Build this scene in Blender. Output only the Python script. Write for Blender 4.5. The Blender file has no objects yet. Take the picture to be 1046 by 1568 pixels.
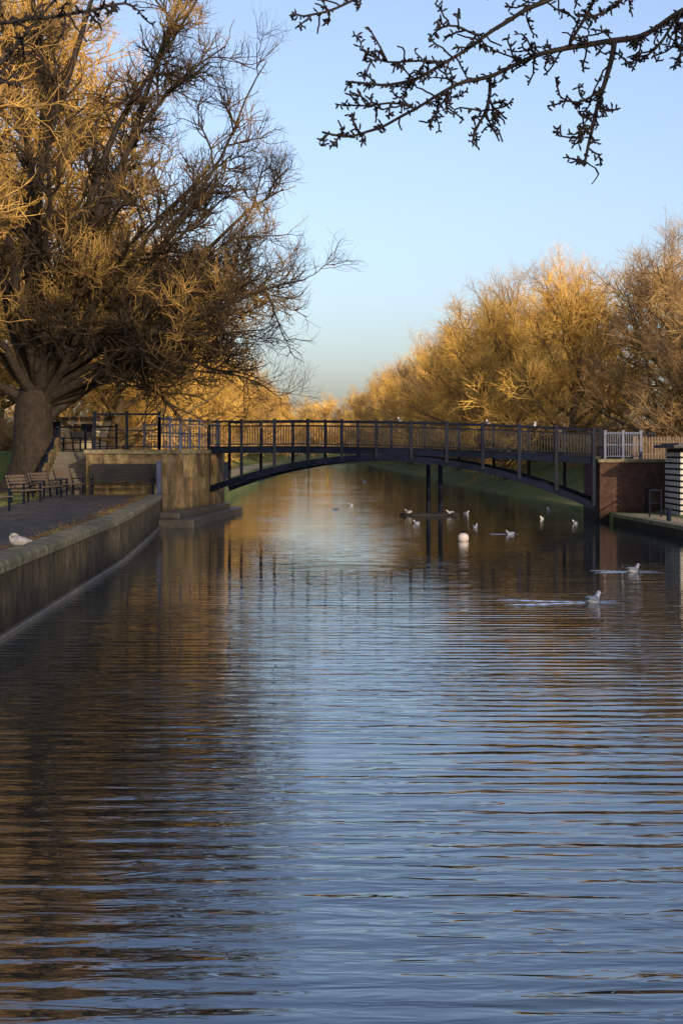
import bpy, math, random
import numpy as np
from mathutils import Vector
random.seed(4)
S=bpy.context.scene
S.view_settings.view_transform='Standard'
S.view_settings.look='None'
S.view_settings.exposure=0
COL=S.collection

# ------------------------------------------------------------ world / sun
AZ=math.radians(156); EL=math.radians(14)
W=bpy.data.worlds.new("World"); S.world=W; W.use_nodes=True
nt=W.node_tree; bg=nt.nodes['Background']
sky=nt.nodes.new('ShaderNodeTexSky'); sky.sky_type='NISHITA'; sky.sun_disc=False
sky.sun_elevation=EL; sky.sun_rotation=AZ; sky.air_density=1.0; sky.dust_density=2.8; sky.ozone_density=2.8
hz=nt.nodes.new('ShaderNodeHueSaturation'); hz.inputs['Saturation'].default_value=.88; hz.inputs['Value'].default_value=1.7
wb=nt.nodes.new('ShaderNodeMix'); wb.data_type='RGBA'; wb.blend_type='MULTIPLY'; wb.inputs[0].default_value=1; wb.inputs[7].default_value=(1.06,.985,1.02,1)
nt.links.new(sky.outputs[0],hz.inputs['Color']); nt.links.new(hz.outputs[0],wb.inputs[6]); nt.links.new(wb.outputs[2],bg.inputs[0]); bg.inputs[1].default_value=0.15
sl=bpy.data.lights.new('sun','SUN'); sl.energy=5.0; sl.angle=math.radians(0.5); sl.color=(1.0,0.78,0.5)
so=bpy.data.objects.new('sun',sl); COL.objects.link(so)
sd=Vector((math.sin(AZ)*math.cos(EL),math.cos(AZ)*math.cos(EL),math.sin(EL)))
so.rotation_euler=sd.to_track_quat('Z','Y').to_euler(); so.location=(30,-60,40)

# ------------------------------------------------------------ materials
def newmat(name):
    m=bpy.data.materials.new(name); m.use_nodes=True
    return m,m.node_tree,m.node_tree.nodes['Principled BSDF']
def noise(nt,scale,detail=4,vec=None,rough=.55):
    n=nt.nodes.new('ShaderNodeTexNoise'); n.inputs['Scale'].default_value=scale
    n.inputs['Detail'].default_value=detail; n.inputs['Roughness'].default_value=rough
    if vec is not None: nt.links.new(vec,n.inputs['Vector'])
    return n
def ramp(nt,fac,stops):
    r=nt.nodes.new('ShaderNodeValToRGB'); e=r.color_ramp.elements
    e[0].position=stops[0][0]; e[0].color=(*stops[0][1],1)
    e[1].position=stops[-1][0]; e[1].color=(*stops[-1][1],1)
    for p,c in stops[1:-1]:
        x=e.new(p); x.color=(*c,1)
    nt.links.new(fac,r.inputs[0]); return r
def coords(nt,scale=(1,1,1)):
    t=nt.nodes.new('ShaderNodeTexCoord'); m=nt.nodes.new('ShaderNodeMapping')
    m.inputs['Scale'].default_value=scale; nt.links.new(t.outputs['Object'],m.inputs[0]); return m.outputs[0]
def simple(name,stops,scale=6,rough=.8,bump=.3,bs=20,vs=(1,1,1),metal=0,bd=.02,spec=.5):
    m,nt,b=newmat(name); v=coords(nt,vs)
    n=noise(nt,scale,6,v); r=ramp(nt,n.outputs[0],stops)
    nt.links.new(r.outputs[0],b.inputs['Base Color']); b.inputs['Roughness'].default_value=rough
    b.inputs['Metallic'].default_value=metal; b.inputs['Specular IOR Level'].default_value=spec
    if bump:
        n2=noise(nt,bs,5,v); bu=nt.nodes.new('ShaderNodeBump'); bu.inputs['Strength'].default_value=bump; bu.inputs['Distance'].default_value=bd
        nt.links.new(n2.outputs[0],bu.inputs['Height']); nt.links.new(bu.outputs[0],b.inputs['Normal'])
    return m
def treemat(name,bark,twigs,nsc=.45,bump=True,th=(.32,.5,.68)):
    m,nt,b=newmat(name)
    a=nt.nodes.new('ShaderNodeAttribute'); a.attribute_name='lvl'
    v=coords(nt); oi=nt.nodes.new('ShaderNodeObjectInfo')
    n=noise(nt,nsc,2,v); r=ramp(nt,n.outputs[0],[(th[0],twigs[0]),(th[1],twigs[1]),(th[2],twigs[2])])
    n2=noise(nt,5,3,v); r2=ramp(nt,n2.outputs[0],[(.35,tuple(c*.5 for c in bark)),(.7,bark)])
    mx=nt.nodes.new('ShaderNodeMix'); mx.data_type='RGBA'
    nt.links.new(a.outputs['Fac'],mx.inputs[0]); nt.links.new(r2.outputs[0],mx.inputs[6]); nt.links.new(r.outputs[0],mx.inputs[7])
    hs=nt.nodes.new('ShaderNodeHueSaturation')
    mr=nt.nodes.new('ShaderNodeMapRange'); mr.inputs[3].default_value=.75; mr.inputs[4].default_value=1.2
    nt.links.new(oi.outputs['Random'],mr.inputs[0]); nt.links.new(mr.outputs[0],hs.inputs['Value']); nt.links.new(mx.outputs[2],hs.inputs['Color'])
    nt.links.new(hs.outputs[0],b.inputs['Base Color']); b.inputs['Roughness'].default_value=.85; b.inputs['Specular IOR Level'].default_value=.2
    if bump:
        bu=nt.nodes.new('ShaderNodeBump'); bu.inputs['Distance'].default_value=.08; bu.inputs['Strength'].default_value=1
        v2=coords(nt,(1,1,.25)); n3=noise(nt,7,5,v2)
        nt.links.new(n3.outputs[0],bu.inputs['Height']); nt.links.new(bu.outputs[0],b.inputs['Normal'])
    return m
M_gold=treemat('golden_twigs',(.13,.09,.045),[(.28,.16,.04),(.58,.35,.08),(.88,.57,.155)],bump=False)
M_mid=treemat('amber_twigs',(.08,.06,.04),[(.11,.07,.033),(.34,.205,.06),(.72,.46,.13)],.5,bump=False)
M_dark=treemat('dark_bark_shaded_twigs',(.038,.029,.023),[(.024,.019,.016),(.085,.056,.028),(.52,.33,.10)],.36,True,(.38,.52,.68))  # dark and gold twig clumps paint the crown's shade and sun into the colour
M_brown=treemat('brown_twigs',(.07,.055,.035),[(.14,.09,.05),(.28,.18,.08),(.50,.33,.13)],bump=False)
M_near=treemat('near_bark',(.04,.033,.03),[(.014,.012,.014),(.022,.019,.02),(.032,.026,.025)])

# ------------------------------------------------------------ mesh helpers
class MB:
    def __init__(s): s.v=[]; s.f=[]
    def quadbox(s,c8):
        o=len(s.v); s.v+= [tuple(c) for c in c8]
        for f in ((0,3,2,1),(4,5,6,7),(0,1,5,4),(1,2,6,5),(2,3,7,6),(3,0,4,7)): s.f.append(tuple(o+i for i in f))
    def box(s,c,size,rz=0,tilt=0):
        hx,hy,hz=size[0]/2,size[1]/2,size[2]/2; cs,sn=math.cos(rz),math.sin(rz); ct,st=math.cos(tilt),math.sin(tilt)
        P=[]
        for x,y,z in ((-hx,-hy,-hz),(hx,-hy,-hz),(hx,hy,-hz),(-hx,hy,-hz),(-hx,-hy,hz),(hx,-hy,hz),(hx,hy,hz),(-hx,hy,hz)):
            y2=y*ct-z*st; z2=y*st+z*ct
            P.append((c[0]+x*cs-y2*sn,c[1]+x*sn+y2*cs,c[2]+z2))
        s.quadbox(P)
    def beam(s,p0,p1,w,h):
        p0=Vector(p0);p1=Vector(p1); d=(p1-p0).normalized()
        up=Vector((0,0,1)) if abs(d.z)<.95 else Vector((0,1,0))
        a=d.cross(up).normalized()*w/2; b=a.cross(d).normalized()*h/2
        P=[p0-a-b,p0+a-b,p1+a-b,p1-a-b,p0-a+b,p0+a+b,p1+a+b,p1-a+b]
        s.quadbox(P)
    def tube(s,p0,p1,r0,r1=None,n=8):
        r1=r0 if r1 is None else r1
        p0=Vector(p0);p1=Vector(p1); d=(p1-p0).normalized()
        up=Vector((0,0,1)) if abs(d.z)<.95 else Vector((0,1,0))
        a=d.cross(up).normalized(); b=a.cross(d); o=len(s.v)
        for p,r in ((p0,r0),(p1,r1)):
            for i in range(n):
                t=2*math.pi*i/n; s.v.append(tuple(p+a*math.cos(t)*r+b*math.sin(t)*r))
        for i in range(n): j=(i+1)%n; s.f.append((o+i,o+j,o+n+j,o+n+i))
        s.f.append(tuple(o+i for i in range(n))[::-1]); s.f.append(tuple(o+n+i for i in range(n)))
    def prism(s,poly,z0,z1):
        o=len(s.v); n=len(poly)
        s.v+=[(x,y,z0) for x,y in poly]+[(x,y,z1) for x,y in poly]
        for i in range(n): j=(i+1)%n; s.f.append((o+i,o+j,o+n+j,o+n+i))
        s.f.append(tuple(o+n+i for i in range(n))); s.f.append(tuple(o+i for i in range(n))[::-1])
    def sweep(s,path,prof):
        o=len(s.v); n=len(prof); P=[Vector(p) for p in path]
        for i,p in enumerate(P):
            d=(P[min(i+1,len(P)-1)]-P[max(i-1,0)]).normalized(); nn=Vector((-d.y,d.x))
            for a,z in prof: q=p+nn*a; s.v.append((q.x,q.y,z))
        for i in range(len(P)-1):
            for k in range(n):
                k2=(k+1)%n; s.f.append((o+i*n+k,o+(i+1)*n+k,o+(i+1)*n+k2,o+i*n+k2))
        s.f.append(tuple(o+k for k in range(n))); s.f.append(tuple(o+(len(P)-1)*n+k for k in range(n))[::-1])
    def obj(s,name,mat,parent=None,bevel=0,smooth=False):
        me=bpy.data.meshes.new(name); me.from_pydata(s.v,[],s.f); me.update()
        import bmesh
        bm=bmesh.new(); bm.from_mesh(me); bmesh.ops.recalc_face_normals(bm,faces=bm.faces); bm.to_mesh(me); bm.free()
        o=bpy.data.objects.new(name,me); COL.objects.link(o)
        if mat: me.materials.append(mat)
        if parent: o.parent=parent
        if smooth: me.polygons.foreach_set('use_smooth',[True]*len(me.polygons))
        if bevel:
            b=o.modifiers.new('b','BEVEL'); b.width=bevel; b.segments=2; b.limit_method='ANGLE'
        return o
def empty(name,loc=(0,0,0)):
    e=bpy.data.objects.new(name,None); e.location=loc; COL.objects.link(e); return e
def inst(name,me,loc,rz=0,sc=(1,1,1),parent=None):
    o=bpy.data.objects.new(name,me); o.location=loc; o.rotation_euler=(0,0,rz); o.scale=sc; COL.objects.link(o)
    if parent: o.parent=parent
    return o

# ------------------------------------------------------------ canal plan
XL=[(-200,-4.0),(-50,-4.5),(22,-5.4),(38,-5.9),(50,-6.7),(57,-7.25),(58,-7.25),(65.5,-5.8),(69,-5.6),(74,-6.1),(90,-6.8),(150,-8.2),(200,-9),(280,-7.5),(330,-7),(400,-28),(600,-110),(2500,-900)]
XR=[(-200,13),(-50,12.5),(48,11.6),(62,10.9),(69,11.9),(119,9.9),(187,8.2),(297,5),(330,2.5),(400,-16),(600,-95),(2500,-880)]
def xl(y): return float(np.interp(y,[a for a,_ in XL],[b for _,b in XL]))
def xr(y): return float(np.interp(y,[a for a,_ in XR],[b for _,b in XR]))
def ss(a,b,x):
    t=min(1,max(0,(x-a)/(b-a))); return t*t*(3-2*t)
def zleft(d,y):
    up=ss(61.5,65.5,y); w=ss(4,9,d)+(1-ss(4,9,d))*(1-ss(72,82,y))
    near=1.2+.5*ss(9,16,d)
    return near*(1-up*w)+2.95*up*w - (0.25*ss(72,90,y)*(1-ss(2,6,d)))
def zright(d,y):
    far=ss(61,66,y)
    zn=.4+2.2*ss(1.8,6.5,d); zf=.12+2.3*ss(0,7,d)
    return zn*(1-far)+zf*far
def zground(x,y):
    return zleft(xl(y)-x,y) if x<xl(y) else zright(x-xr(y),y)
ys=list(np.arange(-200,-20,20))+list(np.arange(-20,120,1.0))+list(np.arange(120,420,6))+[450,500,600,800,1200,2500]
DL=[2000,600,200,90,50,30,22,17,14,12,10.5,9,8,7,6,5,4,3,2,1.2,.6,.25]
DR=[.25,.6,1.2,1.8,2.4,3,3.6,4.2,5,6,7,8.5,10,13,17,25,40,80,200,600,2000]
V=[];F=[]; rng=np.random.default_rng(3)
for y in ys:
    a,b=xl(y),xr(y)
    row=[(a-d,y,zleft(d,y)+(rng.normal()*.025 if 5<d<60 else 0)) for d in DL]+[(a-.12,y,-1.5),((a+b)/2,y,-2),(b+.12,y,-1.5)]+[(b+d,y,zright(d,y)+(rng.normal()*.03 if 2<d<60 else 0)) for d in DR]
    V+=row
nc=len(DL)+3+len(DR)
for i in range(len(ys)-1):
    for k in range(nc-1): F.append((i*nc+k,i*nc+k+1,(i+1)*nc+k+1,(i+1)*nc+k))
me=bpy.data.meshes.new('ground'); me.from_pydata(V,[],F); me.update()
me.polygons.foreach_set('use_smooth',[True]*len(me.polygons))
g=bpy.data.objects.new('ground',me); COL.objects.link(g)
m,nt_,b=newmat('grass_ground'); v=coords(nt_)
n1=noise(nt_,.35,5,v); n2=noise(nt_,14,6,v)
r1=ramp(nt_,n1.outputs[0],[(.38,(.07,.11,.015)),(.54,(.10,.145,.02)),(.66,(.15,.115,.04))])
r2=ramp(nt_,n2.outputs[0],[(.3,(.35,.35,.35)),(.7,(1.25,1.25,1.25))])
mx=nt_.nodes.new('ShaderNodeMix'); mx.data_type='RGBA'; mx.blend_type='MULTIPLY'; mx.inputs[0].default_value=1
nt_.links.new(r1.outputs[0],mx.inputs[6]); nt_.links.new(r2.outputs[0],mx.inputs[7]); nt_.links.new(mx.outputs[2],b.inputs['Base Color'])
b.inputs['Roughness'].default_value=.95
bu=nt_.nodes.new('ShaderNodeBump'); bu.inputs['Distance'].default_value=.08; nt_.links.new(n2.outputs[0],bu.inputs['Height']); nt_.links.new(bu.outputs[0],b.inputs['Normal'])
me.materials.append(m)

def strip(name,y0,y1,d0,d1,side,mat,dz=.012,step=1.5):
    V=[];F=[]; yy=np.arange(y0,y1+.01,step); nn=6
    for y in yy:
        for k in range(nn+1):
            d=d0+(d1-d0)*k/nn
            if side<0: V.append((xl(y)-d,y,zleft(d,y)+dz))
            else: V.append((xr(y)+d,y,zright(d,y)+dz))
    for i in range(len(yy)-1):
        for k in range(nn):
            a=i*(nn+1)+k; F.append((a,a+1,a+nn+2,a+nn+1))
    me=bpy.data.meshes.new(name); me.from_pydata(V,[],F); me.materials.append(mat); me.update()
    o=bpy.data.objects.new(name,me); COL.objects.link(o); return o
M_asph=simple('asphalt',[(.3,(.03,.03,.033)),(.6,(.06,.058,.06)),(.75,(.10,.085,.06))],3,.85,.5,60,spec=.2)
M_grav=simple('gravel',[(.3,(.16,.13,.09)),(.7,(.32,.27,.18))],4,.9,.5,50)
strip('towpath',-60,57,.5,4.4,-1,M_asph)
strip('gravel_path',84,240,1.2,3.4,-1,M_grav,dz=.03)
strip('quay_paving',-60,59,.45,1.7,1,M_grav)

# water
m,nt_,b=newmat('canal_water'); 
nt_.nodes.remove(b); out=nt_.nodes['Material Output']
def wnoise(sc,vs,detail=2,dist=0):
    vv=coords(nt_,vs); n=noise(nt_,sc,detail,vv,.5); n.inputs['Distortion'].default_value=dist; return n.outputs[0]
def math_(op,a,bb=None,val=None,v2=None):
    n=nt_.nodes.new('ShaderNodeMath'); n.operation=op; nt_.links.new(a,n.inputs[0])
    if bb is not None: nt_.links.new(bb,n.inputs[1])
    if val is not None: n.inputs[1].default_value=val
    if v2 is not None: n.inputs[2].default_value=v2
    return n.outputs[0]
A=wnoise(1,(.45,2.8,1),1,.6)
B=wnoise(1,(1.8,7.5,1),2,.6)
C=wnoise(1,(.12,.6,1),1)
wv=nt_.nodes.new('ShaderNodeTexWave'); wv.bands_direction='Y'; wv.wave_profile='SIN'
nt_.links.new(coords(nt_,(.2,1,1)),wv.inputs[0]); wv.inputs['Scale'].default_value=.95; wv.inputs['Distortion'].default_value=6; wv.inputs['Detail'].default_value=1.5; wv.inputs['Detail Scale'].default_value=.6
P=math_('MAXIMUM',math_('MULTIPLY_ADD',wnoise(.25,(.9,.6,1),3),None,3.8,-1.2),None,.18)
h=math_('MULTIPLY',A,None,.0175)
h2=math_('MULTIPLY',math_('MULTIPLY',B,None,.016),P)
h3=math_('MULTIPLY',C,None,.022)
h5=math_('MULTIPLY',wv.outputs['Fac'],None,.0042)
h=math_('ADD',math_('ADD',math_('ADD',h,h2),h3),h5)
# the water is calmer in the lee of the bridge
tc=nt_.nodes.new('ShaderNodeTexCoord'); sy=nt_.nodes.new('ShaderNodeSeparateXYZ'); nt_.links.new(tc.outputs['Object'],sy.inputs[0])
cal=nt_.nodes.new('ShaderNodeMapRange'); cal.inputs[1].default_value=7; cal.inputs[2].default_value=38; cal.inputs[3].default_value=1.15; cal.inputs[4].default_value=.24
nt_.links.new(sy.outputs[1],cal.inputs[0]); h=math_('MULTIPLY',h,cal.outputs[0])
bu=nt_.nodes.new('ShaderNodeBump'); bu.inputs['Distance'].default_value=1.0; bu.inputs['Strength'].default_value=1.0
nt_.links.new(h,bu.inputs['Height'])
gl=nt_.nodes.new('ShaderNodeBsdfGlossy'); gl.inputs['Roughness'].default_value=.01; gl.inputs['Color'].default_value=(.97,.985,1,1)
df=nt_.nodes.new('ShaderNodeBsdfDiffuse'); df.inputs['Color'].default_value=(.010,.018,.020,1)
fr=nt_.nodes.new('ShaderNodeFresnel'); fr.inputs['IOR'].default_value=2.7
ms=nt_.nodes.new('ShaderNodeMixShader')
for x in (gl,df,fr): nt_.links.new(bu.outputs[0],x.inputs['Normal'])
nt_.links.new(fr.outputs[0],ms.inputs[0]); nt_.links.new(df.outputs[0],ms.inputs[1]); nt_.links.new(gl.outputs[0],ms.inputs[2]); nt_.links.new(ms.outputs[0],out.inputs[0])
M_water=m
me=bpy.data.meshes.new('water'); me.from_pydata([(-60,-200,0),(40,-200,0),(40,420,0),(-60,420,0)],[],[(0,1,2,3)]); me.materials.append(m)
COL.objects.link(bpy.data.objects.new('water',me))

# ------------------------------------------------------------ trees
def unit(a): return a/np.maximum(np.linalg.norm(a,axis=-1,keepdims=True),1e-9)
class TreeB:
    def __init__(s,seed): s.V=[];s.F=[];s.L=[];s.n=0;s.r=np.random.default_rng(seed)
    def tubes(s,pts,rad,n,lvl):
        N,K,_=pts.shape
        d=unit(pts[:,-1]-pts[:,0]); ref=np.where(np.abs(d[:,2:3])<.9,np.array([[0,0,1.]]),np.array([[1.,0,0]]))
        u=unit(np.cross(d,ref)); v=np.cross(d,u)
        t=np.arange(n)*2*np.pi/n
        ring=u[:,None,:]*np.cos(t)[None,:,None]+v[:,None,:]*np.sin(t)[None,:,None]
        vv=pts[:,:,None,:]+ring[:,None,:,:]*rad[:,:,None,None]
        base=(np.arange(N)*K*n)[:,None,None]+(np.arange(K-1)*n)[None,:,None]
        a=np.arange(n)[None,None,:]; b=((np.arange(n)+1)%n)[None,None,:]
        f=np.stack([base+a,base+b,base+n+b,base+n+a],-1).reshape(-1,4)+s.n
        s.V.append(vv.reshape(-1,3)); s.F.append(f); s.L.append(np.full(N*K*n,lvl)); s.n+=N*K*n
    def grow(s,st,di,le,K,wig,up):
        p=st.copy(); d=unit(di); P=[p.copy()]
        for k in range(K):
            d=unit(d+s.r.normal(size=d.shape)*wig+np.array([0,0,up])); p=p+d*(le/K)[:,None]; P.append(p.copy())
        return np.stack(P,1)
    def kids(s,pts,rad,per,tmin,amin,amax,lmean,lvar,rr,shape=.5):
        N,K,_=pts.shape; M=N*per
        t=(tmin+(1-tmin)*s.r.random((N,per)))*(K-1)*.999; i=t.astype(int); fr=(t-i)
        idx=np.arange(N)[:,None]
        p=pts[idx,i]*(1-fr[...,None])+pts[idx,i+1]*fr[...,None]
        d=unit(pts[idx,i+1]-pts[idx,i])
        r0=rad[idx,i]*(1-fr)+rad[idx,i+1]*fr
        p=p.reshape(M,3); d=d.reshape(M,3); r0=r0.reshape(M)
        q=unit(np.cross(d,s.r.normal(size=(M,3))))
        a=np.radians(s.r.uniform(amin,amax,M))[:,None]
        cd=d*np.cos(a)+q*np.sin(a)
        tt=(t/(K-1)).reshape(M)
        le=lmean*(1-shape*tt)*s.r.uniform(1-lvar,1+lvar,M)
        return p,cd,le,np.minimum(r0*.8,rr)
    def taper(s,r,K,end=.35): return r[:,None]*np.linspace(1,end,K)[None,:]
    def crown(s,limbs,lrad,levels):
        pts,rad=limbs,lrad
        for (per,tmin,amin,amax,lm,rr,K,wig,up,n,lvl) in levels:
            p,d,l,r=s.kids(pts,rad,per,tmin,amin,amax,lm,.45,rr)
            P=s.grow(p,d,l,K,wig,up); R=s.taper(r,K+1,.45)
            s.tubes(P,R,n,lvl); pts,rad=P,R
    def mesh(s,name,mat):
        V=np.concatenate(s.V).astype(np.float32); F=np.concatenate(s.F).astype(np.int32); L=np.concatenate(s.L).astype(np.float32)
        me=bpy.data.meshes.new(name); me.vertices.add(len(V)); me.vertices.foreach_set('co',V.ravel())
        me.loops.add(F.size); me.loops.foreach_set('vertex_index',F.ravel())
        me.polygons.add(len(F)); me.polygons.foreach_set('loop_start',np.arange(0,F.size,4,dtype=np.int32))
        try: me.polygons.foreach_set('loop_total',np.full(len(F),4,dtype=np.int32))
        except Exception: pass
        me.polygons.foreach_set('use_smooth',np.ones(len(F),dtype=bool))
        me.update(calc_edges=True)
        at=me.attributes.new('lvl','FLOAT','POINT'); at.data.foreach_set('value',L)
        me.materials.append(mat); return me
def bez(p0,p1,p2,K):
    t=np.linspace(0,1,K)[:,None]; return (1-t)**2*p0+2*t*(1-t)*p1+t*t*p2
def auto_tree(name,seed,h,R,mat,per=(14,10,10,6),trunk_r=.32,first=.14,upb=.05,tw=(.016,.135),low=68,r2=.036):
    T=TreeB(seed); r=T.r
    th=h*.62; K=12
    tp=np.zeros((1,K,3)); tp[0,:,2]=np.linspace(-.3,th,K); tp[0,2:,:2]+=np.cumsum(r.normal(size=(K-2,2))*.13,axis=0)
    tr=np.array([[trunk_r*1.5]+[trunk_r*(1-.75*i/(K-2)) for i in range(K-1)]])
    T.tubes(tp,tr,10,0)
    N=per[0]; tt=np.linspace(first,1,N)*(K-1)*.999; i=tt.astype(int); fr=(tt-i)[:,None]
    p=tp[0,i]*(1-fr)+tp[0,i+1]*fr
    az=np.arange(N)*2.4+r.uniform(-.4,.4,N); f=np.linspace(0,1,N)
    an=np.radians(low-(low-20)*f+r.uniform(-8,8,N))
    d=np.stack([np.cos(az)*np.sin(an),np.sin(az)*np.sin(an),np.cos(an)],1)
    le=(R*1.12)*(1-.28*f)*r.uniform(.85,1.15,N); le=np.maximum(le,(h-th)*1.0)
    P=T.grow(p,d,le,11,.11,upb); rr=tr[0,i]*.6
    Rr=T.taper(rr,12,.25); T.tubes(P,Rr,6,.05)
    T.crown(P,Rr,[(per[1],.12,25,70,R*.48,.065,6,.18,.06,4,.45),(per[2],.12,25,70,R*.25,r2,4,.22,.09,3,.85),(per[3],.1,20,65,R*tw[1],tw[0],2,.28,.14,3,1.0)])
    return T.mesh(name,mat)
tA=auto_tree('golden_tree_mesh',11,14.5,7.2,M_gold,per=(18,10,10,4),first=.1,low=82,tw=(.022,.14))
tB=auto_tree('golden_tree_mesh_b',23,14.5,7.0,M_gold,per=(19,10,10,4),upb=.06,first=.1,low=80,tw=(.022,.14))
tC=auto_tree('brown_tree_mesh',37,14,6.6,M_brown,per=(17,10,10,4),upb=.07,first=.1,low=80,tw=(.022,.14))
tD=auto_tree('tall_golden_mesh',51,24,9.5,M_gold,per=(19,12,11,5),trunk_r=.5,first=.12,tw=(.022,.10))
tF=auto_tree('tall_amber_mesh',58,24,9.5,M_mid,per=(20,11,11,5),trunk_r=.5,first=.12,tw=(.016,.085),upb=.03,r2=.03)
tE=auto_tree('screen_tree_mesh',53,24,9.5,M_brown,per=(15,9,8,2),trunk_r=.5,first=.12,tw=(.035,.14))
def tree(name,me,x,y,rz,s,sz=None,parent=None):
    return inst(name,me,(x,y,zground(x,y)-.1),rz,(s,s,sz or s),parent)
# right bank
tree('bare_tree',tA,15.5,96,0.4,1.0,.98)
tree('bare_tree',tB,12.9,110,2.1,1.12,1.05)
tree('bare_tree',tC,19.8,84,1.1,.96,.94)
tree('bare_tree',tB,22.5,92,4.1,1.05,1.0)
tree('bare_tree',tA,13.0,132,5.0,1.15,1.14)
tree('bare_tree',tC,18,125,3.0,1.2,1.12)
tree('bare_tree',tC,18.6,74,5.5,.6,.62)
tree('bare_tree',tC,22,72,2.5,.85,.8)
tree('bare_tree',tB,27,80,.5,1.0,.9)
far=empty('distant_trees')
k=0
for y in range(150,345,17):
    k+=1
    x=xr(y)+random.uniform(2.8,4.8); tree('tree_r%d'%k,[tA,tB,tC][k%3],x,y+random.uniform(-3,3),random.uniform(0,6),random.uniform(1.0,1.2),None,far)
    if k%3==1: tree('tree_rb%d'%k,[tC,tA,tB][k%3],x+11,y+random.uniform(-5,5),random.uniform(0,6),random.uniform(1.1,1.3),None,far)
    x=xl(y)-random.uniform(6.0,8.5); tree('tree_l%d'%k,[tB,tA,tC][k%3],x,y+random.uniform(-3,3),random.uniform(0,6),random.uniform(.9,1.05),None,far)
    if k%3==1: tree('tree_lb%d'%k,[tB,tA,tC][k%3],x-12,y+random.uniform(-5,5),random.uniform(0,6),random.uniform(1.1,1.3),None,far)
for i in range(13):
    tree('tree_e%d'%i,[tA,tB,tC][i%3],-40+i*5.2,365+random.uniform(-8,22),random.uniform(0,6),random.uniform(.85,1.1),None,far)
# left bank beyond the bridge
for (x,y,s,mm,r) in ((-14.2,88,1.05,tB,1),(-23,84,1.25,tA,2),(-14.2,106,1.05,tA,4),(-25,104,1.3,tB,3),(-14.5,124,1.1,tB,.3),(-16,140,1.0,tA,5),(-34,95,1.4,tA,1.2)):
    tree('bare_tree',mm,x,y,r,s)
# tall trees on the left
tree('tall_bare_tree',tD,-17.5,80,.7,1.2,1.25)
tree('tall_bare_tree',tF,-16.4,47,2.9,.9,1.02)
# trees on the right bank beside / behind the viewer
for (x,y,s,r) in ((21,13,.9,1),(20,1,.95,2.2),(22,-11,.9,3.5),(20,-27,.80,5),(22,-44,.85,.9)):
    tree('tall_bare_tree',tE,x,y,r,s)

# hero tree
T=TreeB(7); r=T.r
base=np.array([-13.6,61,1.0]); fork=np.array([-12.9,60.8,5.6])
K=10; tp=np.stack([base+(fork-base)*t+np.array([.15*math.sin(t*5),0,0]) for t in np.linspace(0,1,K)])[None]
tr=np.array([[1.45,1.15,1.0,.93,.9,.87,.84,.82,.78,.62]])
T.tubes(tp,tr,16,0)
ends=[(-1.0,57,11.2,.3),(-1.4,63,8.6,.26),(-2.2,59,6.3,.22),(-3.0,60,16.6,.34),(-1.7,62,13.6,.3),(-3.4,56,7.6,.22),(-1.6,60,10.0,.22),(-3.0,63,5.9,.16),(-4.8,58,6.2,.16),(-3.0,58,9.2,.22),
(-3.9,61,19.8,.36),(-5.0,58,22.5,.36),(-6.5,60,25,.36),(-10,62,26.0,.4),(-13,58,26.5,.4),(-16,63,25,.36),(-19,60,22,.34),(-22,58,17,.34),(-23,62,12,.3),(-20,54,9,.26),
(-5.0,66,12,.26),(-6,54,13,.26),(-8,67,18,.3),(-9.5,53,17,.3),(-13,52,20,.3),(-7,60,16,.3),(-10,57,11.5,.25),(-4.0,64,6.4,.18),(-17,54,14,.28),(-2.6,56,12.6,.22),(-8.5,56,8.6,.2),(-4.2,60,14.0,.2),(-3.3,57,17.6,.22),(-6.5,63,20,.25),(-3.6,59,12.2,.2),(-5.2,62,10.2,.2)]
LP=[];LR=[]
for (ex,ey,ez,rr) in ends:
    e=np.array([ex,ey,ez]); t0=r.uniform(.62,1.0) if ez<14 else r.uniform(.85,1); s0=base+(fork-base)*t0
    c=s0+(e-s0)*.45+np.array([0,0,.2*abs(ex-s0[0])+.6 if ez<10 else .2+.05*(ez)])
    c+=r.normal(size=3)*np.array([1.3,1.3,.8])
    P=bez(s0,c,e,16); P[2:]+=np.cumsum(r.normal(size=(14,3))*.2,axis=0)
    P[1:-1]=(P[:-2]+2*P[1:-1]+P[2:])/4
    LP.append(P); LR.append(rr*.8*np.linspace(1,.14,16)**1.1)
LP=np.array(LP);LR=np.array(LR); T.tubes(LP,LR,9,.0)
T.crown(LP,LR,[(14,.22,22,65,3.7,.075,8,.22,.05,5,.2),(12,.12,25,70,1.65,.032,5,.26,.09,4,.65),(5,.1,20,70,.85,.0175,3,.28,.14,3,1.0)])
me=T.mesh('large_bare_tree',M_dark); COL.objects.link(bpy.data.objects.new('large_bare_tree',me))

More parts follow.
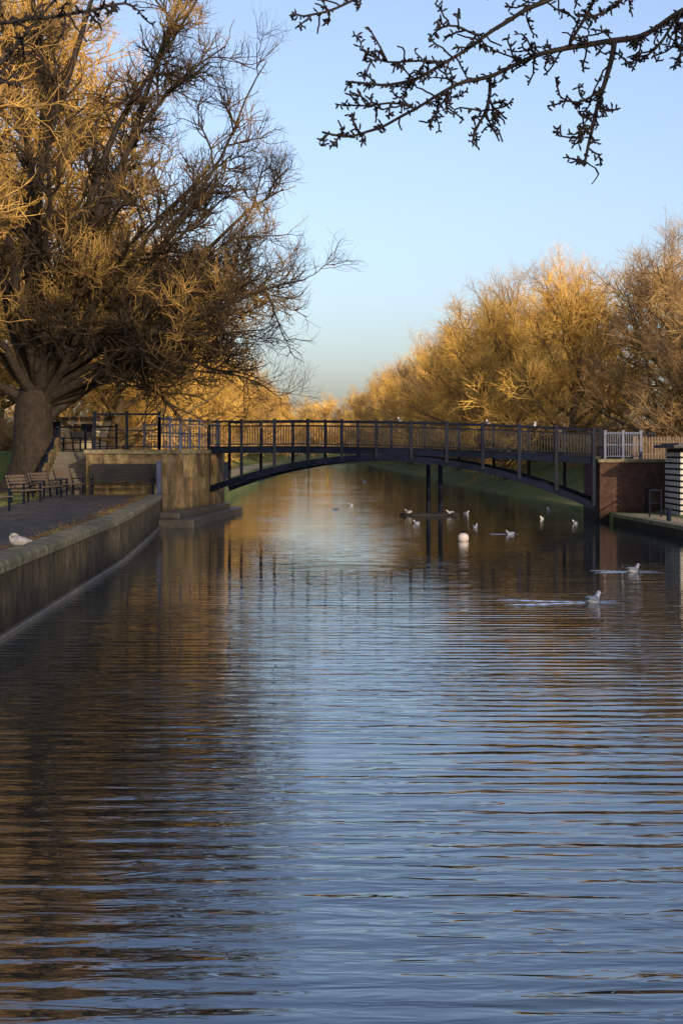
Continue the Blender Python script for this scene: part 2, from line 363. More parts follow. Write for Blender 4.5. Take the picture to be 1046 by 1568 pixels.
# overhanging near trees (right bank, left bank)
def near_tree(name,seed,base,h,polys,limbdir):
    T=TreeB(seed); r=T.r; base=np.array(base,float)
    K=10; tp=np.stack([base+np.array([0,0,h*.6])*t for t in np.linspace(0,1,K)])[None]; tp[0,2:,:2]+=np.cumsum(r.normal(size=(K-2,2))*.08,axis=0)
    tr=np.array([np.linspace(.5,.18,K)]); T.tubes(tp,tr,12,0)
    N=12; az=limbdir+np.linspace(-1.4,1.4,N)+r.uniform(-.2,.2,N); an=np.radians(r.uniform(20,60,N))
    d=np.stack([np.cos(az)*np.sin(an),np.sin(az)*np.sin(an),np.cos(an)],1)
    idx=r.integers(4,K,N); P=T.grow(tp[0,idx],d,np.full(N,h*.42),10,.1,.05); R=T.taper(tr[0,idx]*.5,11,.2); T.tubes(P,R,6,.1)
    T.crown(P,R,[(9,.2,25,60,2.4,.04,6,.14,.04,4,.5),(9,.1,25,60,1.0,.018,4,.16,.05,3,.8),(4,.1,25,60,.5,.01,3,.16,.05,3,1)])
    for pl,a,b in polys:
        pl=np.array(pl,float); L=np.linalg.norm(np.diff(pl,axis=0),axis=1); seg=np.r_[0,np.cumsum(L)]
        n=max(8,int(seg[-1]/.09)); t=np.linspace(0,seg[-1],n)
        P0=np.stack([np.interp(t,seg,pl[:,i]) for i in range(3)],1); P0+=r.normal(size=P0.shape)*.014
        for _ in range(2): P0[1:-1]=(P0[:-2]+2*P0[1:-1]+P0[2:])/4
        R0=np.linspace(a,b,n); P0=P0[None]; R0=R0[None]; T.tubes(P0,R0,7,.4)
        ln=min(seg[-1],7); tm=max(0,1-6.5/seg[-1])
        p,dd,l,rr=T.kids(P0,R0,int(ln*10.5)+3,tm,35,80,.28,.75,.012,.2)
        rr=np.full(len(rr),.0105); P1=T.grow(p,dd,l,5,.3,.0); R1=T.taper(rr,6,.8); T.tubes(P1,R1,5,1)
        sel=r.random(len(P1))<.8
        for PP,RR,per in ((P1[sel],R1[sel],9),(P0,R0,int(ln*20))):
            if PP is P0: p,dd,l,rr=T.kids(PP,RR,per,tm,50,90,.055,.5,.011,0)
            else: p,dd,l,rr=T.kids(PP,RR,per,.15,40,90,.06,.5,.011,0)
            P2=T.grow(p,dd,l,3,.35,0); R2=np.full((len(p),1),.0082)*np.array([[.7,1.0,1.35,.6]]); T.tubes(P2,R2,5,1)
    me=T.mesh(name,M_near); COL.objects.link(bpy.data.objects.new(name,me))
R_polys=[
([(14,15,5.8),(9,14.6,7.5),(5.5,14.2,7.75),(3.36,14,7.34),(2.97,14,7.08),(2.42,14,7.0),(1.91,13.9,6.89),(1.46,13.9,6.65),(1.07,13.9,6.55),(.75,14,6.38),(.37,14,6.15),(.05,14,6.07),(-.18,14,6.12)],.10,.012),
([(9,14.6,7.5),(5.5,14.4,8.1),(3.4,14.3,7.95),(2.17,14.2,7.57),(1.78,14.2,7.36),(1.4,14.2,7.12),(1.07,14.2,6.89),(.75,14.2,6.7),(.43,14.2,6.65),(.05,14.2,6.7)],.08,.012),
([(2.71,14,7.04),(2.62,14,6.73),(2.5,14,6.34),(2.38,14,5.8)],.030,.013),
([(1.46,13.9,6.66),(1.43,13.85,6.38),(1.25,13.8,6.0)],.02,.011),
([(1.43,13.85,6.38),(1.55,13.85,6.3),(1.6,13.8,6.2)],.012,.009),
([(2.56,14,6.55),(2.3,14,6.4),(2.13,14,6.47)],.016,.01),
([(2.47,14,6.2),(2.3,14,6.05),(2.13,14,6.09)],.016,.009),
([(2.2,13.95,6.95),(2.35,13.9,7.2),(2.5,13.9,7.5)],.014,.02),
([(3.36,14,7.34),(3.1,13.9,6.95),(2.9,13.9,6.8)],.018,.01),
([(3.3,14,7.3),(3.25,13.9,7.0),(3.35,13.9,6.85)],.018,.01),
([(1.4,14.2,7.12),(1.15,14.1,7.22),(.9,14.1,7.2)],.015,.009),
([(1.07,14.2,6.89),(.7,14.2,6.88),(.4,14.2,6.84),(.2,14.2,6.98)],.014,.009),
([(.75,14,6.38),(.5,13.9,6.42),(.25,13.9,6.36),(.1,14,6.42)],.013,.009),
([(1.07,14,6.55),(.95,13.9,6.35),(.85,14,6.2)],.013,.009),
([(5.5,14.4,8.1),(2.5,14.6,8.0),(.4,14.6,7.75),(-.1,14.6,7.5),(-.4,14.6,7.45)],.04,.012),
([(3.4,14.3,7.95),(2.9,14.1,7.6),(2.6,14,7.3),(2.3,14,7.25)],.03,.011)]
near_tree('overhanging_tree',5,(14.3,15,.6),15,R_polys,0.0)
L_polys=[([(-9.5,14,5.2),(-7,14.2,6.3),(-4.6,14,6.45),(-3.36,14,6.78),(-3.1,14,7.1),(-2.78,14,7.5)],.07,.014),
([(-7,14.2,6.3),(-5,14.2,7.6),(-3.4,14.1,7.25),(-2.85,14,7.26),(-2.5,14,7.32),(-2.1,14,7.42)],.05,.012),
([(-4.6,14,6.45),(-3.6,14,6.5),(-3.2,14,6.9),(-3.0,14,6.95)],.02,.01)]
near_tree('overhanging_tree',9,(-9.8,14,1.1),13,L_polys,math.pi)

# shrubs
T=TreeB(71); N=200
st=np.stack([T.r.normal(size=N)*1.3,T.r.normal(size=N)*1.3,np.full(N,-.1)],1)
P=T.grow(st,np.stack([T.r.normal(size=N)*.35,T.r.normal(size=N)*.35,np.ones(N)],1),T.r.uniform(1,2.4,N),7,.12,.02); R=T.taper(np.full(N,.02),8,.4); T.tubes(P,R,4,.4)
T.crown(P,R,[(8,.1,20,60,.8,.012,4,.2,.03,3,.8),(4,.1,20,70,.4,.011,2,.2,.03,3,1)])
shm=T.mesh('shrub_mesh',M_brown)
for (x,y,s) in ((17.5,76,.8),(18.5,79,1.1),(16.5,84,1.0),(17.5,90,1.2),(19,68,.9),(21,74,1.3),(16.6,104,1.3),(15.5,116,1.4),(14.8,124,1.4),(-16,95,1.2),(-18,72,1.0),(-21,78,1.3),(-13.5,112,1.3),(22,66,1.1),(-19,100,1.4),(-18,118,1.6),(20,98,1.5)):
    inst('shrub',shm,(x,y,zground(x,y)),random.uniform(0,6),(s,s,s*.9))
for i,y in enumerate(range(132,340,11)):
    inst('shrub_r%d'%i,shm,(xr(y)+6+random.uniform(-1,2),y,2.0),random.uniform(0,6),(1.8,2.4,1.3),far)
    inst('shrub_l%d'%i,shm,(xl(y)-8+random.uniform(-1,1),y,zleft(8,y)),random.uniform(0,6),(1.7,2.4,1.1),far)

# ------------------------------------------------------------ masonry
def wallmat(name,c0,c1,brick=True,bw=.45,bh=.15,streak=.5,moss=None):
    m,nt,b=newmat(name)
    tc=nt.nodes.new('ShaderNodeTexCoord'); sx=nt.nodes.new('ShaderNodeSeparateXYZ'); nt.links.new(tc.outputs['Object'],sx.inputs[0])
    ad=nt.nodes.new('ShaderNodeMath'); ad.operation='ADD'; nt.links.new(sx.outputs[0],ad.inputs[0]); nt.links.new(sx.outputs[1],ad.inputs[1])
    cb=nt.nodes.new('ShaderNodeCombineXYZ'); nt.links.new(ad.outputs[0],cb.inputs[0]); nt.links.new(sx.outputs[2],cb.inputs[1])
    n=noise(nt,1.6,6,tc.outputs['Object'],.65); r=ramp(nt,n.outputs[0],[(.3,c0),(.7,c1)]); col=r.outputs[0]
    def mul(c,other,f):
        mx=nt.nodes.new('ShaderNodeMix'); mx.data_type='RGBA'; mx.blend_type='MULTIPLY'; mx.inputs[0].default_value=f
        nt.links.new(c,mx.inputs[6]); nt.links.new(other,mx.inputs[7]); return mx.outputs[2]
    if moss:
        n5=noise(nt,.8,6,tc.outputs['Object'],.7); r5=ramp(nt,n5.outputs[0],[(.48,(0,0,0)),(.62,(1,1,1))])
        mx=nt.nodes.new('ShaderNodeMix'); mx.data_type='RGBA'; nt.links.new(r5.outputs[0],mx.inputs[0]); nt.links.new(col,mx.inputs[6]); mx.inputs[7].default_value=(*moss,1); col=mx.outputs[2]
    st=nt.nodes.new('ShaderNodeMapping'); st.inputs['Scale'].default_value=(2,.6,1); nt.links.new(cb.outputs[0],st.inputs[0])
    n2=noise(nt,1.7,6,st.outputs[0],.7); r2=ramp(nt,n2.outputs[0],[(.38,(.22,.21,.19)),(.58,(1,1,1))])
    col=mul(col,r2.outputs[0],streak)
    mr=nt.nodes.new('ShaderNodeMapRange'); mr.inputs[1].default_value=.1; mr.inputs[2].default_value=.7; mr.inputs[3].default_value=.22; mr.inputs[4].default_value=1
    nt.links.new(sx.outputs[2],mr.inputs[0]); col=mul(col,mr.outputs[0],1)
    bu=nt.nodes.new('ShaderNodeBump'); bu.inputs['Distance'].default_value=.04; bu.inputs['Strength'].default_value=1
    if brick:
        bk=nt.nodes.new('ShaderNodeTexBrick'); bk.inputs['Scale'].default_value=1; bk.inputs['Brick Width'].default_value=bw; bk.inputs['Row Height'].default_value=bh
        bk.inputs['Mortar Size'].default_value=.008; bk.inputs['Color1'].default_value=(1,1,1,1); bk.inputs['Color2'].default_value=(.7,.66,.62,1); bk.inputs['Mortar'].default_value=(.6,.58,.5,1)
        nt.links.new(cb.outputs[0],bk.inputs[0]); col=mul(col,bk.outputs[0],1)
    n3=noise(nt,9,6,tc.outputs['Object'],.7); nt.links.new(n3.outputs[0],bu.inputs['Height'])
    nt.links.new(bu.outputs[0],b.inputs['Normal']); nt.links.new(col,b.inputs['Base Color']); b.inputs['Roughness'].default_value=.9; b.inputs['Specular IOR Level'].default_value=.25
    return m
M_conc=wallmat('weathered_concrete',(.09,.072,.045),(.38,.28,.15),True,1.35,.62,.85,(.13,.105,.05))
M_wall=wallmat('canal_wall_stone',(.04,.034,.022),(.18,.135,.078),True,3.1,1.3,.9,(.075,.068,.024))
M_brick=wallmat('dark_brick',(.05,.03,.025),(.10,.055,.04),True,.225,.075)
M_cope=simple('coping_stone',[(.3,(.05,.05,.022)),(.5,(.11,.095,.055)),(.7,(.22,.18,.105))],3.5,.9,.6,14)
M_ledge=simple('wet_ledge',[(.3,(.035,.03,.024)),(.7,(.08,.07,.052))],2.5,.6,.5,14)
pathL=[(xl(y),y) for y in list(np.arange(-60,57.5,1.5))+[57.6]]
e=empty('canal_wall')
a=MB(); a.sweep(pathL,[(-.02,-1.6),(-.02,1.06),(.45,1.06),(.45,-1.6)]); a.obj('wall',M_wall,e)
a=MB(); a.sweep(pathL,[(-.06,1.06),(-.07,1.17),(-.03,1.235),(.5,1.235),(.55,1.06)]); a.obj('coping',M_cope,e)
a=MB(); a.sweep(pathL,[(-.13,-1.6),(-.13,.07),(-.10,.10),(-.0,.10),(-.0,-1.6)]); a.obj('waterline_ledge',M_ledge,e)

ab=empty('bridge_abutment')
poly=[(-10.4,58),(-7.25,58),(-5.85,65.3),(-5.7,69.2),(-10.4,69.2)]
a=MB(); a.prism(poly,-1.5,2.86); a.obj('retaining_wall',M_conc,ab)
def inset(poly,s):
    cx=sum(p[0] for p in poly)/len(poly); cy=sum(p[1] for p in poly)/len(poly)
    return [(p[0]+(s if p[0]>cx else -s),p[1]+(s if p[1]>cy else -s)) for p in poly]
a=MB(); a.prism(inset(poly,.1),2.86,3.04); a.obj('coping',M_cope,ab,.02)
a=MB()
dd=Vector((-5.85+7.25,7.3)); ang=math.atan2(dd.y,dd.x)
for t in (0.02,.26,.5,.74,.98):
    a.box((-7.25+1.4*t+.06,58+7.3*t,.7),(.5,.24,4.3),ang)
a.obj('pilasters',M_conc,ab,.015)
a=MB(); a.prism([(-7.4,55.6),(-5.75,55.4),(-4.75,68.4),(-5.6,69.5),(-6.2,66)],-1.5,.30); a.prism([(-7.35,56.3),(-6.4,56.2),(-5.2,66.8),(-6.1,66)],.30,.55); a.obj('stone_landing',M_ledge,ab,.03)

st=empty('stone_steps'); a=MB()
for i in range(10):
    a.box((-11.4,58.4+i*.34,1.1+.0875*(i+1)),(1.8,.345,.175*(i+1)+.2))
a.obj('treads',M_ledge,st,.01)
a=MB(); a.beam((-12.35,58.2,1.5),(-12.35,61.9,3.2),.25,.8); a.obj('side_wall',M_conc,st)

rb=empty('bridge_abutment')
a=MB(); a.prism([(10.85,59.8),(14.4,59.8),(14.4,64.4),(10.95,64.4)],-1.5,2.5); a.obj('brick_wall',M_brick,rb)
a=MB(); a.prism([(10.75,59.7),(14.5,59.7),(14.5,64.5),(10.85,64.5)],2.5,2.64); a.obj('coping',M_cope,rb,.02)
qe=empty('quay_edge'); pathR=[(xr(y),y) for y in np.arange(-60,60,2)]
a=MB(); a.sweep(pathR,[(.03,-1.6),(.03,.3),(-.4,.3),(-.4,-1.6)]); a.obj('wall',M_wall,qe)
a=MB(); a.sweep(pathR,[(.08,.3),(.08,.45),(-.45,.45),(-.45,.3)]); a.obj('coping',M_cope,qe,.02)

# ------------------------------------------------------------ footbridge
M_blue=simple('dark_blue_paint',[(.3,(.0015,.003,.009)),(.7,(.003,.007,.022))],3,.6,.15,30,spec=.12)
M_rail=simple('painted_steel',[(.3,(.002,.003,.009)),(.7,(.004,.008,.022))],5,.6,.1,30,spec=.12)
M_bal=simple('baluster_paint',[(.3,(.005,.006,.010)),(.7,(.014,.012,.012))],5,.5,.1,30,spec=.2)
M_deck=simple('deck_boards',[(.3,(.08,.065,.05)),(.7,(.16,.13,.1))],4,.8,.3,20)
br=empty('footbridge')
p0=Vector((-5.65,65.9)); p1=Vector((10.95,61.0)); dv=(p1-p0); Lb=dv.length; nd=dv.normalized(); nn=Vector((-nd.y,nd.x)); hw=1.25
def bp(t,side,z): q=p0+dv*t+nn*side; return (q.x,q.y,z)
def zd(t): return float(np.interp(t,[-.1,0,.25,.5,.75,1,1.1],[3.13,3.17,3.18,3.10,2.95,2.73,2.66]))
def za(t): return (1.24*(1-t)+.68*t)+4*1.72*t*(1-t)
NS=44
a=MB(); rib=MB(); gi=MB(); rl=MB()
for i in range(NS):
    t0,t1=i/NS,(i+1)/NS
    a.beam(bp(t0,0,zd(t0)-.03),bp(t1,0,zd(t1)-.03),2*hw-.1,.07)
    for sd_ in (-hw,hw):
        gi.beam(bp(t0,sd_,zd(t0)-.14),bp(t1,sd_,zd(t1)-.14),.12,.28)
        gi.beam(bp(t0,sd_,zd(t0)+.01),bp(t1,sd_,zd(t1)+.01),.2,.03)
        rib.beam(bp(t0,sd_,za(t0)),bp(t1,sd_,za(t1)),.14,.26)
        rib.beam(bp(t0,sd_,za(t0)-.13),bp(t1,sd_,za(t1)-.13),.26,.03)
        rl.beam(bp(t0,sd_,zd(t0)+1.15),bp(t1,sd_,zd(t1)+1.15),.08,.08)
        rl.beam(bp(t0,sd_,zd(t0)+.95),bp(t1,sd_,zd(t1)+.95),.03,.04)
        rl.beam(bp(t0,sd_,zd(t0)+.12),bp(t1,sd_,zd(t1)+.12),.04,.04)
a.obj('deck',M_deck,br); gi.obj('girders',M_blue,br); rib.obj('arch_ribs',M_blue,br); rl.obj('handrails',M_rail,br)
a=MB()
for i in range(12):
    t=i/11
    for sd_ in (-hw,hw):
        zb=min(za(t),zd(t)-.1); z1=zd(t)+1.2
        q=Vector(bp(t,sd_*1.045,0)); a.beam((q.x,q.y,zb),(q.x,q.y,z1),.13,.13); a.box((q.x,q.y,z1+.03),(.16,.16,.05))
    if 0<i<11: a.beam(bp(t,-hw,za(t)),bp(t,hw,za(t)),.08,.08)
a.obj('posts',M_blue,br)
a=MB(); nb=int(Lb/.125)
for i in range(nb):
    t=(i+.5)/nb
    for sd_ in (-hw,hw): a.beam(bp(t,sd_,zd(t)+.12),bp(t,sd_,zd(t)+.95),.024,.024)
a.obj('balusters',M_bal,br)

def railing(name,pts,h,mat,sp=.12,post=1.6,z=None):
    e=empty(name); p=MB(); bl=MB(); r=MB()
    for A_,B_ in zip(pts[:-1],pts[1:]):
        A_=Vector(A_);B_=Vector(B_); L=(B_-A_).length; n=max(1,round(L/post))
        for i in range(n+1):
            q=A_.lerp(B_,i/n); p.beam(q,(q.x,q.y,q.z+h+.06),.10,.10); p.box((q.x,q.y,q.z+h+.09),(.14,.14,.06))
        for zz,w in ((h,.08),(h*.55,.045),(.12,.045)): r.beam(A_+Vector((0,0,zz)),B_+Vector((0,0,zz)),w,w)
        if sp:
            m_=int(L/sp)
            for i in range(m_):
                q=A_.lerp(B_,(i+.5)/m_); bl.beam((q.x,q.y,q.z+.12),(q.x,q.y,q.z+h),.024,.024)
    p.obj('posts',mat,e); r.obj('rails',mat,e)
    if sp: bl.obj('balusters',mat,e)
M_rb=simple('blue_grey_paint',[(.3,(.012,.022,.06)),(.7,(.035,.055,.13))],5,.3,.1,30,spec=.5)
railing('metal_railing',[(-10.1,58.25,3.04),(-7.45,58.25,3.04)],1.45,M_rail,0,1.3)
railing('metal_railing',[(-7.45,58.25,3.04),(-6.1,65.3,3.04),(-5.75,65.6,3.04)],1.28,M_rb,.4,1.5)
railing('metal_railing',[(-9.5,68.6,3.04),(-5.9,68.6,3.04)],1.2,M_rb,.14,1.5)
railing('metal_railing',[(-14.5,64.5,2.9),(-10.5,66.5,2.97)],1.15,M_rail,0,1.4)
railing('metal_railing',[(-12.3,58.2,1.3),(-12.3,61.9,3.0)],.95,M_rail,0,1.4)
railing('metal_railing',[(-6.6,74,2.0),(-7.6,90,1.0),(-8.4,106,.98)],1.1,M_rail,0,2.0)
railing('metal_railing',[(11.1,60.0,2.64),(12.6,59.95,2.64)],1.1,M_rb,.09,.7)
railing('metal_railing',[(11.1,64.0,2.64),(14.0,64.0,2.64)],1.1,M_rail,.13,1.4)
M_wood=simple('weathered_timber',[(.3,(.06,.043,.03)),(.7,(.15,.105,.07))],3,.85,.3,20,(4,4,.6))
M_wooddk=simple('dark_timber',[(.3,(.008,.008,.010)),(.7,(.022,.019,.018))],3,.7,.3,20,(4,4,.6),spec=.2)
fe=empty('picket_fence'); a=MB()
for i in range(34): a.box((12.75+i*.13,62,2.55+.55),(.08,.02,1.0))
for z in (2.85,3.4): a.beam((12.7,62.03,z),(17.2,62.03,z),.03,.08)
for i in range(4): a.box((12.8+i*1.45,62.06,2.9),(.1,.1,1.5))
a.obj('pickets',M_wood,fe)

# ------------------------------------------------------------ boarded hut
M_white=simple('white_boards',[(.3,(.34,.32,.30)),(.7,(.52,.5,.46))],3,.7,.2,20)
M_roof=simple('roof_felt',[(.3,(.03,.03,.035)),(.7,(.07,.065,.07))],3,.9,.4,40)
hu=empty('boarded_hut'); a=MB()
a.box((14.95,57.2,1.75),(3.2,2.6,2.7)); a.obj('core',M_wooddk,hu)
a=MB()
for i in range(11):
    z=.5+i*.235
    a.box((14.95,55.88,z),(3.24,.05,.15),0,.1); a.box((13.32,57.2,z),(.05,2.66,.15))
a.obj('boards',M_white,hu)
a=MB(); a.box((14.95,57.1,3.17),(4.1,3.6,.12)); a.box((14.95,57.1,3.26),(3.6,3.1,.08)); a.obj('roof',M_roof,hu,.02)
a=MB(); a.box((15.2,55.84,1.4),(.9,.06,1.9)); a.obj('door',M_blue,hu)

hr=empty('quay_handrail'); a=MB()
for (x,y) in ((12.0,55.5),(12.45,55.5)): a.tube((x,y,.4),(x,y,1.45),.035)
a.tube((12.0,55.5,1.45),(12.45,55.5,1.45),.035); a.tube((12.0,55.5,.95),(12.45,55.5,.95),.025)
a.tube((12.45,55.5,1.45),(12.5,58.5,1.45),.03); a.tube((12.5,58.5,.4),(12.5,58.5,1.45),.035); a.obj('frame',M_rail,hr)
a=MB(); a.tube((11.95,52.0,.4),(11.95,52.0,.85),.09,.07,12); a.tube((11.95,52,.85),(11.95,52,.92),.12,.1,12); a.obj('mooring_bollard',M_blue)

pv=empty('park_pavilion'); a=MB(); a.box((-17.5,92,3.9),(5.2,3,2.1)); a.obj('walls',simple('render',[(.3,(.34,.29,.22)),(.7,(.5,.43,.33))],2,.9,.2,10),pv)
a=MB(); a.box((-17.5,92,5.04),(5.8,3.6,.18)); a.obj('roof',M_roof,pv)
a=MB(); a.box((-18.3,90.45,3.9),(.9,.08,1.9)); a.box((-16.4,90.45,4.3),(1.2,.08,.8)); a.obj('openings',M_blue,pv)

# ------------------------------------------------------------ benches
def bench(loc,rz,w=1.7,mat=M_wood,solid=False):
    e=empty('park_bench',loc); e.rotation_euler=(0,0,rz)
    a=MB()
    for i in range(4): a.box((0,-.05+i*.125,.45),(w,.1,.035))
    a.obj('seat',mat,e,.005); a=MB()
    for i in range(4 if not solid else 6):
        a.box((0,.44+i*.035,.58+i*(.115 if not solid else .125)),(w,.025,.095 if not solid else .12),0,-.25)
    a.obj('backrest',mat,e,.005); a=MB()
    for x in (-w/2+.12,w/2-.12):
        a.beam((x,-.05,0),(x,-.05,.66),.06,.06); a.beam((x,.38,0),(x,.42,.5),.06,.06); a.beam((x,.42,.5),(x,.58,1.02),.05,.05)
        a.beam((x,-.1,.67),(x,.48,.67),.07,.04); a.beam((x,-.05,.42),(x,.4,.42),.05,.05)
    a.obj('legs',M_rail,e)
bench((-10.6,48.6,1.2),math.radians(80))
bench((-10.9,53.5,1.2),math.radians(76))
bench((-9.95,41.2,1.2),math.radians(80))
bench((-10.75,57.2,1.2),math.radians(70),1.5)
bench((-8.8,57.0,1.2),0,2.7,M_wooddk,True)
bench((-13.9,68.5,2.95),math.radians(60)); bench((-12.3,69.5,2.95),math.radians(60))
a=MB(); a.box((-7.25,56.6,1.85),(.18,.18,1.35)); a.box((-7.25,56.6,2.55),(.24,.24,.06)); a.obj('wall_post',M_rb,None,.01)

# ------------------------------------------------------------ mooring posts, raft, buoy
rf=empty('mooring_raft'); a=MB()
a.tube((4.02,66,-1),(4.02,66,2.35),.10,n=12); a.tube((4.55,65.6,-1),(4.55,65.6,2.35),.10,n=12); a.obj('posts',M_blue,rf)
a=MB(); a.tube((4.02,66,2.35),(4.02,66,2.44),.13,.09,12); a.tube((4.55,65.6,2.35),(4.55,65.6,2.44),.13,.09,12); a.obj('post_caps',M_rb,rf)
a=MB(); a.beam((2.7,65.8,.06),(5.4,65.5,.06),.35,.12); a.beam((3.2,65.1,.05),(4.9,65.05,.05),.3,.1)
for t in (0,.33,.66,1): a.beam((2.9+t*2.2,65.0,.14),(2.9+t*2.2,66.0,.14),.14,.04)
a.obj('float',M_wooddk,rf,.01)
import bmesh
def uvs(name,loc,r,mat,sc=(1,1,1)):
    bm=bmesh.new(); bmesh.ops.create_uvsphere(bm,u_segments=24,v_segments=16,radius=r)
    me=bpy.data.meshes.new(name); bm.to_mesh(me); bm.free(); me.polygons.foreach_set('use_smooth',[True]*len(me.polygons)); me.materials.append(mat)
    o=bpy.data.objects.new(name,me); o.location=loc; o.scale=sc; COL.objects.link(o); return o
M_buoy=simple('buoy_plastic',[(.3,(.6,.48,.4)),(.7,(.78,.66,.57))],4,.45,.1,20)
bo=empty('mooring_buoy',(4.05,47.3,.1)); s_=uvs('float',(0,0,0),.18,M_buoy,(1,1,.92)); s_.parent=bo
a=MB(); a.tube((0,0,.15),(0,0,.22),.035,.03,10); a.tube((-.04,0,.22),(.04,0,.22),.012,n=6); c=a.obj('eye',M_blue,bo)

# ------------------------------------------------------------ gulls
def bird_mesh(name,mats):
    R=[(-.21,.075,.008,.006),(-.17,.075,.03,.012),(-.11,.06,.055,.04),(-.04,.045,.075,.062),(.04,.045,.078,.066),(.09,.06,.065,.062),(.125,.09,.042,.047),(.14,.115,.034,.036),(.148,.135,.036,.036),(.165,.15,.036,.036),(.19,.147,.022,.022),(.202,.145,.012,.011),(.235,.137,.004,.004)]
    n=14; V=[];F=[];MI=[]
    for (y,z,rx,rz) in R:
        for k in range(n):
            t=2*math.pi*k/n; V.append((rx*math.cos(t),y,z+rz*math.sin(t)))
    for i in range(len(R)-1):
        for k in range(n):
            k2=(k+1)%n; F.append((i*n+k,i*n+k2,(i+1)*n+k2,(i+1)*n+k))
            top=math.sin(2*math.pi*(k+.5)/n)>.25
            MI.append(2 if i>=10 else (1 if top and 0<=i<5 else 0))
    F.append(tuple(range(n))); MI.append(1)
    for sx in (-1,1):
        W=[(-.24,.085,.012,.008),(-.15,.085,.02,.02),(-.05,.075,.022,.04),(.05,.07,.02,.042),(.095,.07,.006,.01)]
        o=len(V)
        for (y,z,rx,rz) in W:
            off=.062 if y>-.1 else .03 if y>-.2 else .012
            for k in range(8):
                t=2*math.pi*k/8; V.append((sx*off+rx*math.cos(t),y,z+rz*math.sin(t)))
        for i in range(len(W)-1):
            for k in range(8):
                k2=(k+1)%8; F.append((o+i*8+k,o+i*8+k2,o+(i+1)*8+k2,o+(i+1)*8+k)); MI.append(1 if i else 3)
    me=bpy.data.meshes.new(name); me.from_pydata(V,[],F)
    for m_ in mats: me.materials.append(m_)
    me.polygons.foreach_set('material_index',MI); me.polygons.foreach_set('use_smooth',[True]*len(F)); me.update(); return me
M_fw=simple('white_feathers',[(.3,(.42,.43,.46)),(.7,(.6,.6,.62))],20,.8,.1,60)
M_fg=simple('grey_feathers',[(.3,(.18,.2,.25)),(.7,(.27,.3,.35))],20,.8,.1,60)
M_bk=simple('beak',[(.3,(.3,.05,.02)),(.7,(.4,.08,.03))],20,.5,0)
M_fb=simple('black_feathers',[(.3,(.02,.02,.02)),(.7,(.04,.04,.04))],20,.7,0)
gm=bird_mesh('gull_mesh',[M_fw,M_fg,M_bk,M_fb])
def gull(x,y,rz,s=1.15,z=0,name='seagull'): return inst(name,gm,(x,y,z-.015*s),rz,(s,s,s))
G=[(4.95,28.1,-.8,1.3),(7.2,35.2,-.9,1.2),(6.05,51,1.8,.9),(5.2,55.5,-.6,.9),(10.4,71.5,.3,.9),(2.2,135,1,1.1),(3.1,58.5,1,.9),(8.8,62.5,2.5,.9),(9.6,58.5,.5,.9),(0.5,78,1.7,.9),(5.9,67.5,-1,.9),(-.3,72,2,.9)]
for (x,y,r_,s) in G: gull(x,y,r_,s)
gull(3.1,65.6,1.2,1.0,.14); gull(5.0,65.4,1.5,1.0,.12)
for t in (.515,.74,.855): 
    q=bp(t,-hw,zd(t)+1.2); gull(q[0],q[1],random.uniform(-1,1),1.0,q[2])
M_gs=simple('goose_feathers',[(.35,(.16,.155,.16)),(.6,(.34,.33,.33))],14,.85,.3,60)
T_=[(-.30,.14,.01,.01),(-.24,.14,.05,.03),(-.14,.13,.11,.09),(0,.13,.145,.125),(.12,.13,.13,.115),(.2,.15,.08,.08),(.23,.21,.045,.05),(.19,.27,.04,.045),(.11,.285,.042,.04),(.05,.275,.02,.018),(0,.27,.006,.006)]
V=[];F=[];n=16
for (y,z,rx,rz) in T_:
    for k in range(n): t=2*math.pi*k/n; V.append((rx*math.cos(t),y,z+rz*math.sin(t)))
for i in range(len(T_)-1):
    for k in range(n): k2=(k+1)%n; F.append((i*n+k,i*n+k2,(i+1)*n+k2,(i+1)*n+k))
me=bpy.data.meshes.new('resting_goose'); me.from_pydata(V,[],F); me.materials.append(M_gs); me.polygons.foreach_set('use_smooth',[True]*len(F))
inst('resting_goose',me,(-5.95,26.3,1.22),1.7,(.8,.8,.8))

# wakes
wk=empty('water_wake')
def ridge(pts,w,h):
    V=[];F=[];n=len(pts)
    for i,(x,y) in enumerate(pts):
        f=math.sin(math.pi*min(1,(i+.3)/(n-.4)))**.6*(.65+.35*math.sin(i*2.3+x*5))
        for k,(o_,z) in enumerate(((-w,0.0005),(-w*.4,h*.7),(0,h),(w*.4,h*.7),(w,0.0005))): V.append((x,y+o_*f,z*f+.0005))
    for i in range(n-1):
        for k in range(4): F.append((i*5+k,(i+1)*5+k,(i+1)*5+k+1,i*5+k+1))
    me=bpy.data.meshes.new('ridge'); me.from_pydata(V,[],F); me.materials.append(M_water); me.polygons.foreach_set('use_smooth',[True]*len(F))
    o=bpy.data.objects.new('ridge',me); COL.objects.link(o); o.parent=wk
def wake(x,y,d,L,sp):
    for sg in (-1,1):
        ridge([(x+d*L*t,y+sg*(.05+sp*t)+.03*math.sin(t*9)) for t in np.linspace(0,1,22)],.08,.012)
    ridge([(x-.25*d+.4*(t-.5),y-.25) for t in np.linspace(0,1,8)],.05,.010)
wake(4.85,28.1,-1,1.7,.45); wake(5.0,28.2,1,.5,.2); wake(7.1,35.2,-1,.9,.3); wake(7.3,35.2,1,.6,.2); wake(6.0,51,-1,.7,.2)

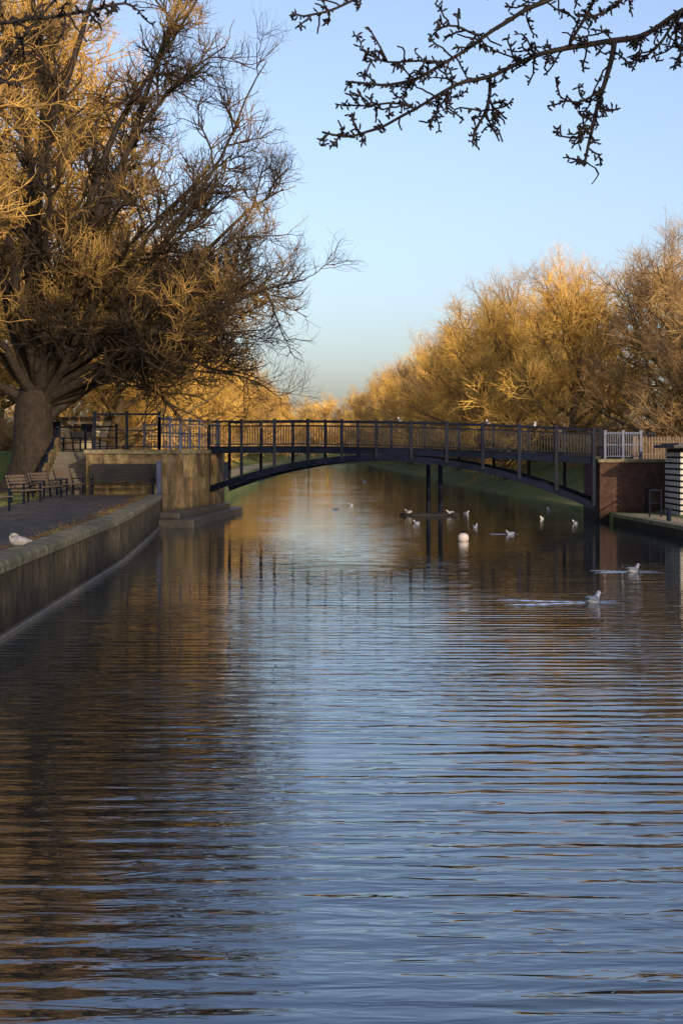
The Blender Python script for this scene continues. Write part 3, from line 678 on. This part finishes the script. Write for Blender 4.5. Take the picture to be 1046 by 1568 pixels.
V=[];F=[]; rr=np.random.default_rng(8)
for i in range(8000):
    y=rr.uniform(18,61); d=rr.choice([rr.uniform(.48,.6),rr.uniform(4.4,5.2),rr.uniform(4.5,14),rr.uniform(4.5,14)]); x=xl(y)-d; z=zleft(d,y)
    if d<.8:
        z=1.21
        if math.sin(y*1.7)+math.sin(y*.6+2)<.5: continue
    for j in range(3):
        a0=rr.uniform(0,6.28); hgt=rr.uniform(.03,.09); wx,wy=math.cos(a0)*.012,math.sin(a0)*.012; ox,oy=rr.normal(0,.03,2); lx,ly=rr.normal(0,.03,2)
        o=len(V); V+=[(x+ox-wx,y+oy-wy,z-.01),(x+ox+wx,y+oy+wy,z-.01),(x+ox+lx,y+oy+ly,z+hgt)]; F.append((o,o+1,o+2))
me=bpy.data.meshes.new('grass_tufts'); me.from_pydata(V,[],F); me.materials.append(simple('grass_blade',[(.3,(.045,.06,.015)),(.7,(.11,.11,.03))],1,.8,0)); COL.objects.link(bpy.data.objects.new('grass_tufts',me))
V=[];F=[]
for i in range(4000):
    y=rr.uniform(20,60); d=rr.uniform(.1,12) if i%2 else abs(rr.normal(0,.25))+.45; x=xl(y)-d; z=zleft(d,y)+.03+(.02 if d<.6 else 0); a0=rr.uniform(0,6.28); s=rr.uniform(.02,.045); c_,s_=math.cos(a0)*s,math.sin(a0)*s
    o=len(V); V+=[(x+c_,y+s_,z),(x-s_*.6,y+c_*.6,z+.015),(x-c_,y-s_,z),(x+s_*.6,y-c_*.6,z+.01)]; F.append((o,o+1,o+2,o+3))
me=bpy.data.meshes.new('fallen_leaves'); me.from_pydata(V,[],F); me.materials.append(simple('dead_leaf',[(.3,(.10,.05,.02)),(.7,(.26,.15,.055))],3,.8,0)); COL.objects.link(bpy.data.objects.new('fallen_leaves',me))

# ------------------------------------------------------------ camera
cam=bpy.data.cameras.new('camera'); co=bpy.data.objects.new('camera',cam); COL.objects.link(co)
co.location=(0,0,3.0); co.rotation_euler=(math.radians(90),0,0)
cam.sensor_fit='VERTICAL'; cam.sensor_height=36; cam.sensor_width=24; cam.lens=50
cam.shift_y=-(784-690)/1568
cam.clip_start=.1; cam.clip_end=5000
S.camera=co
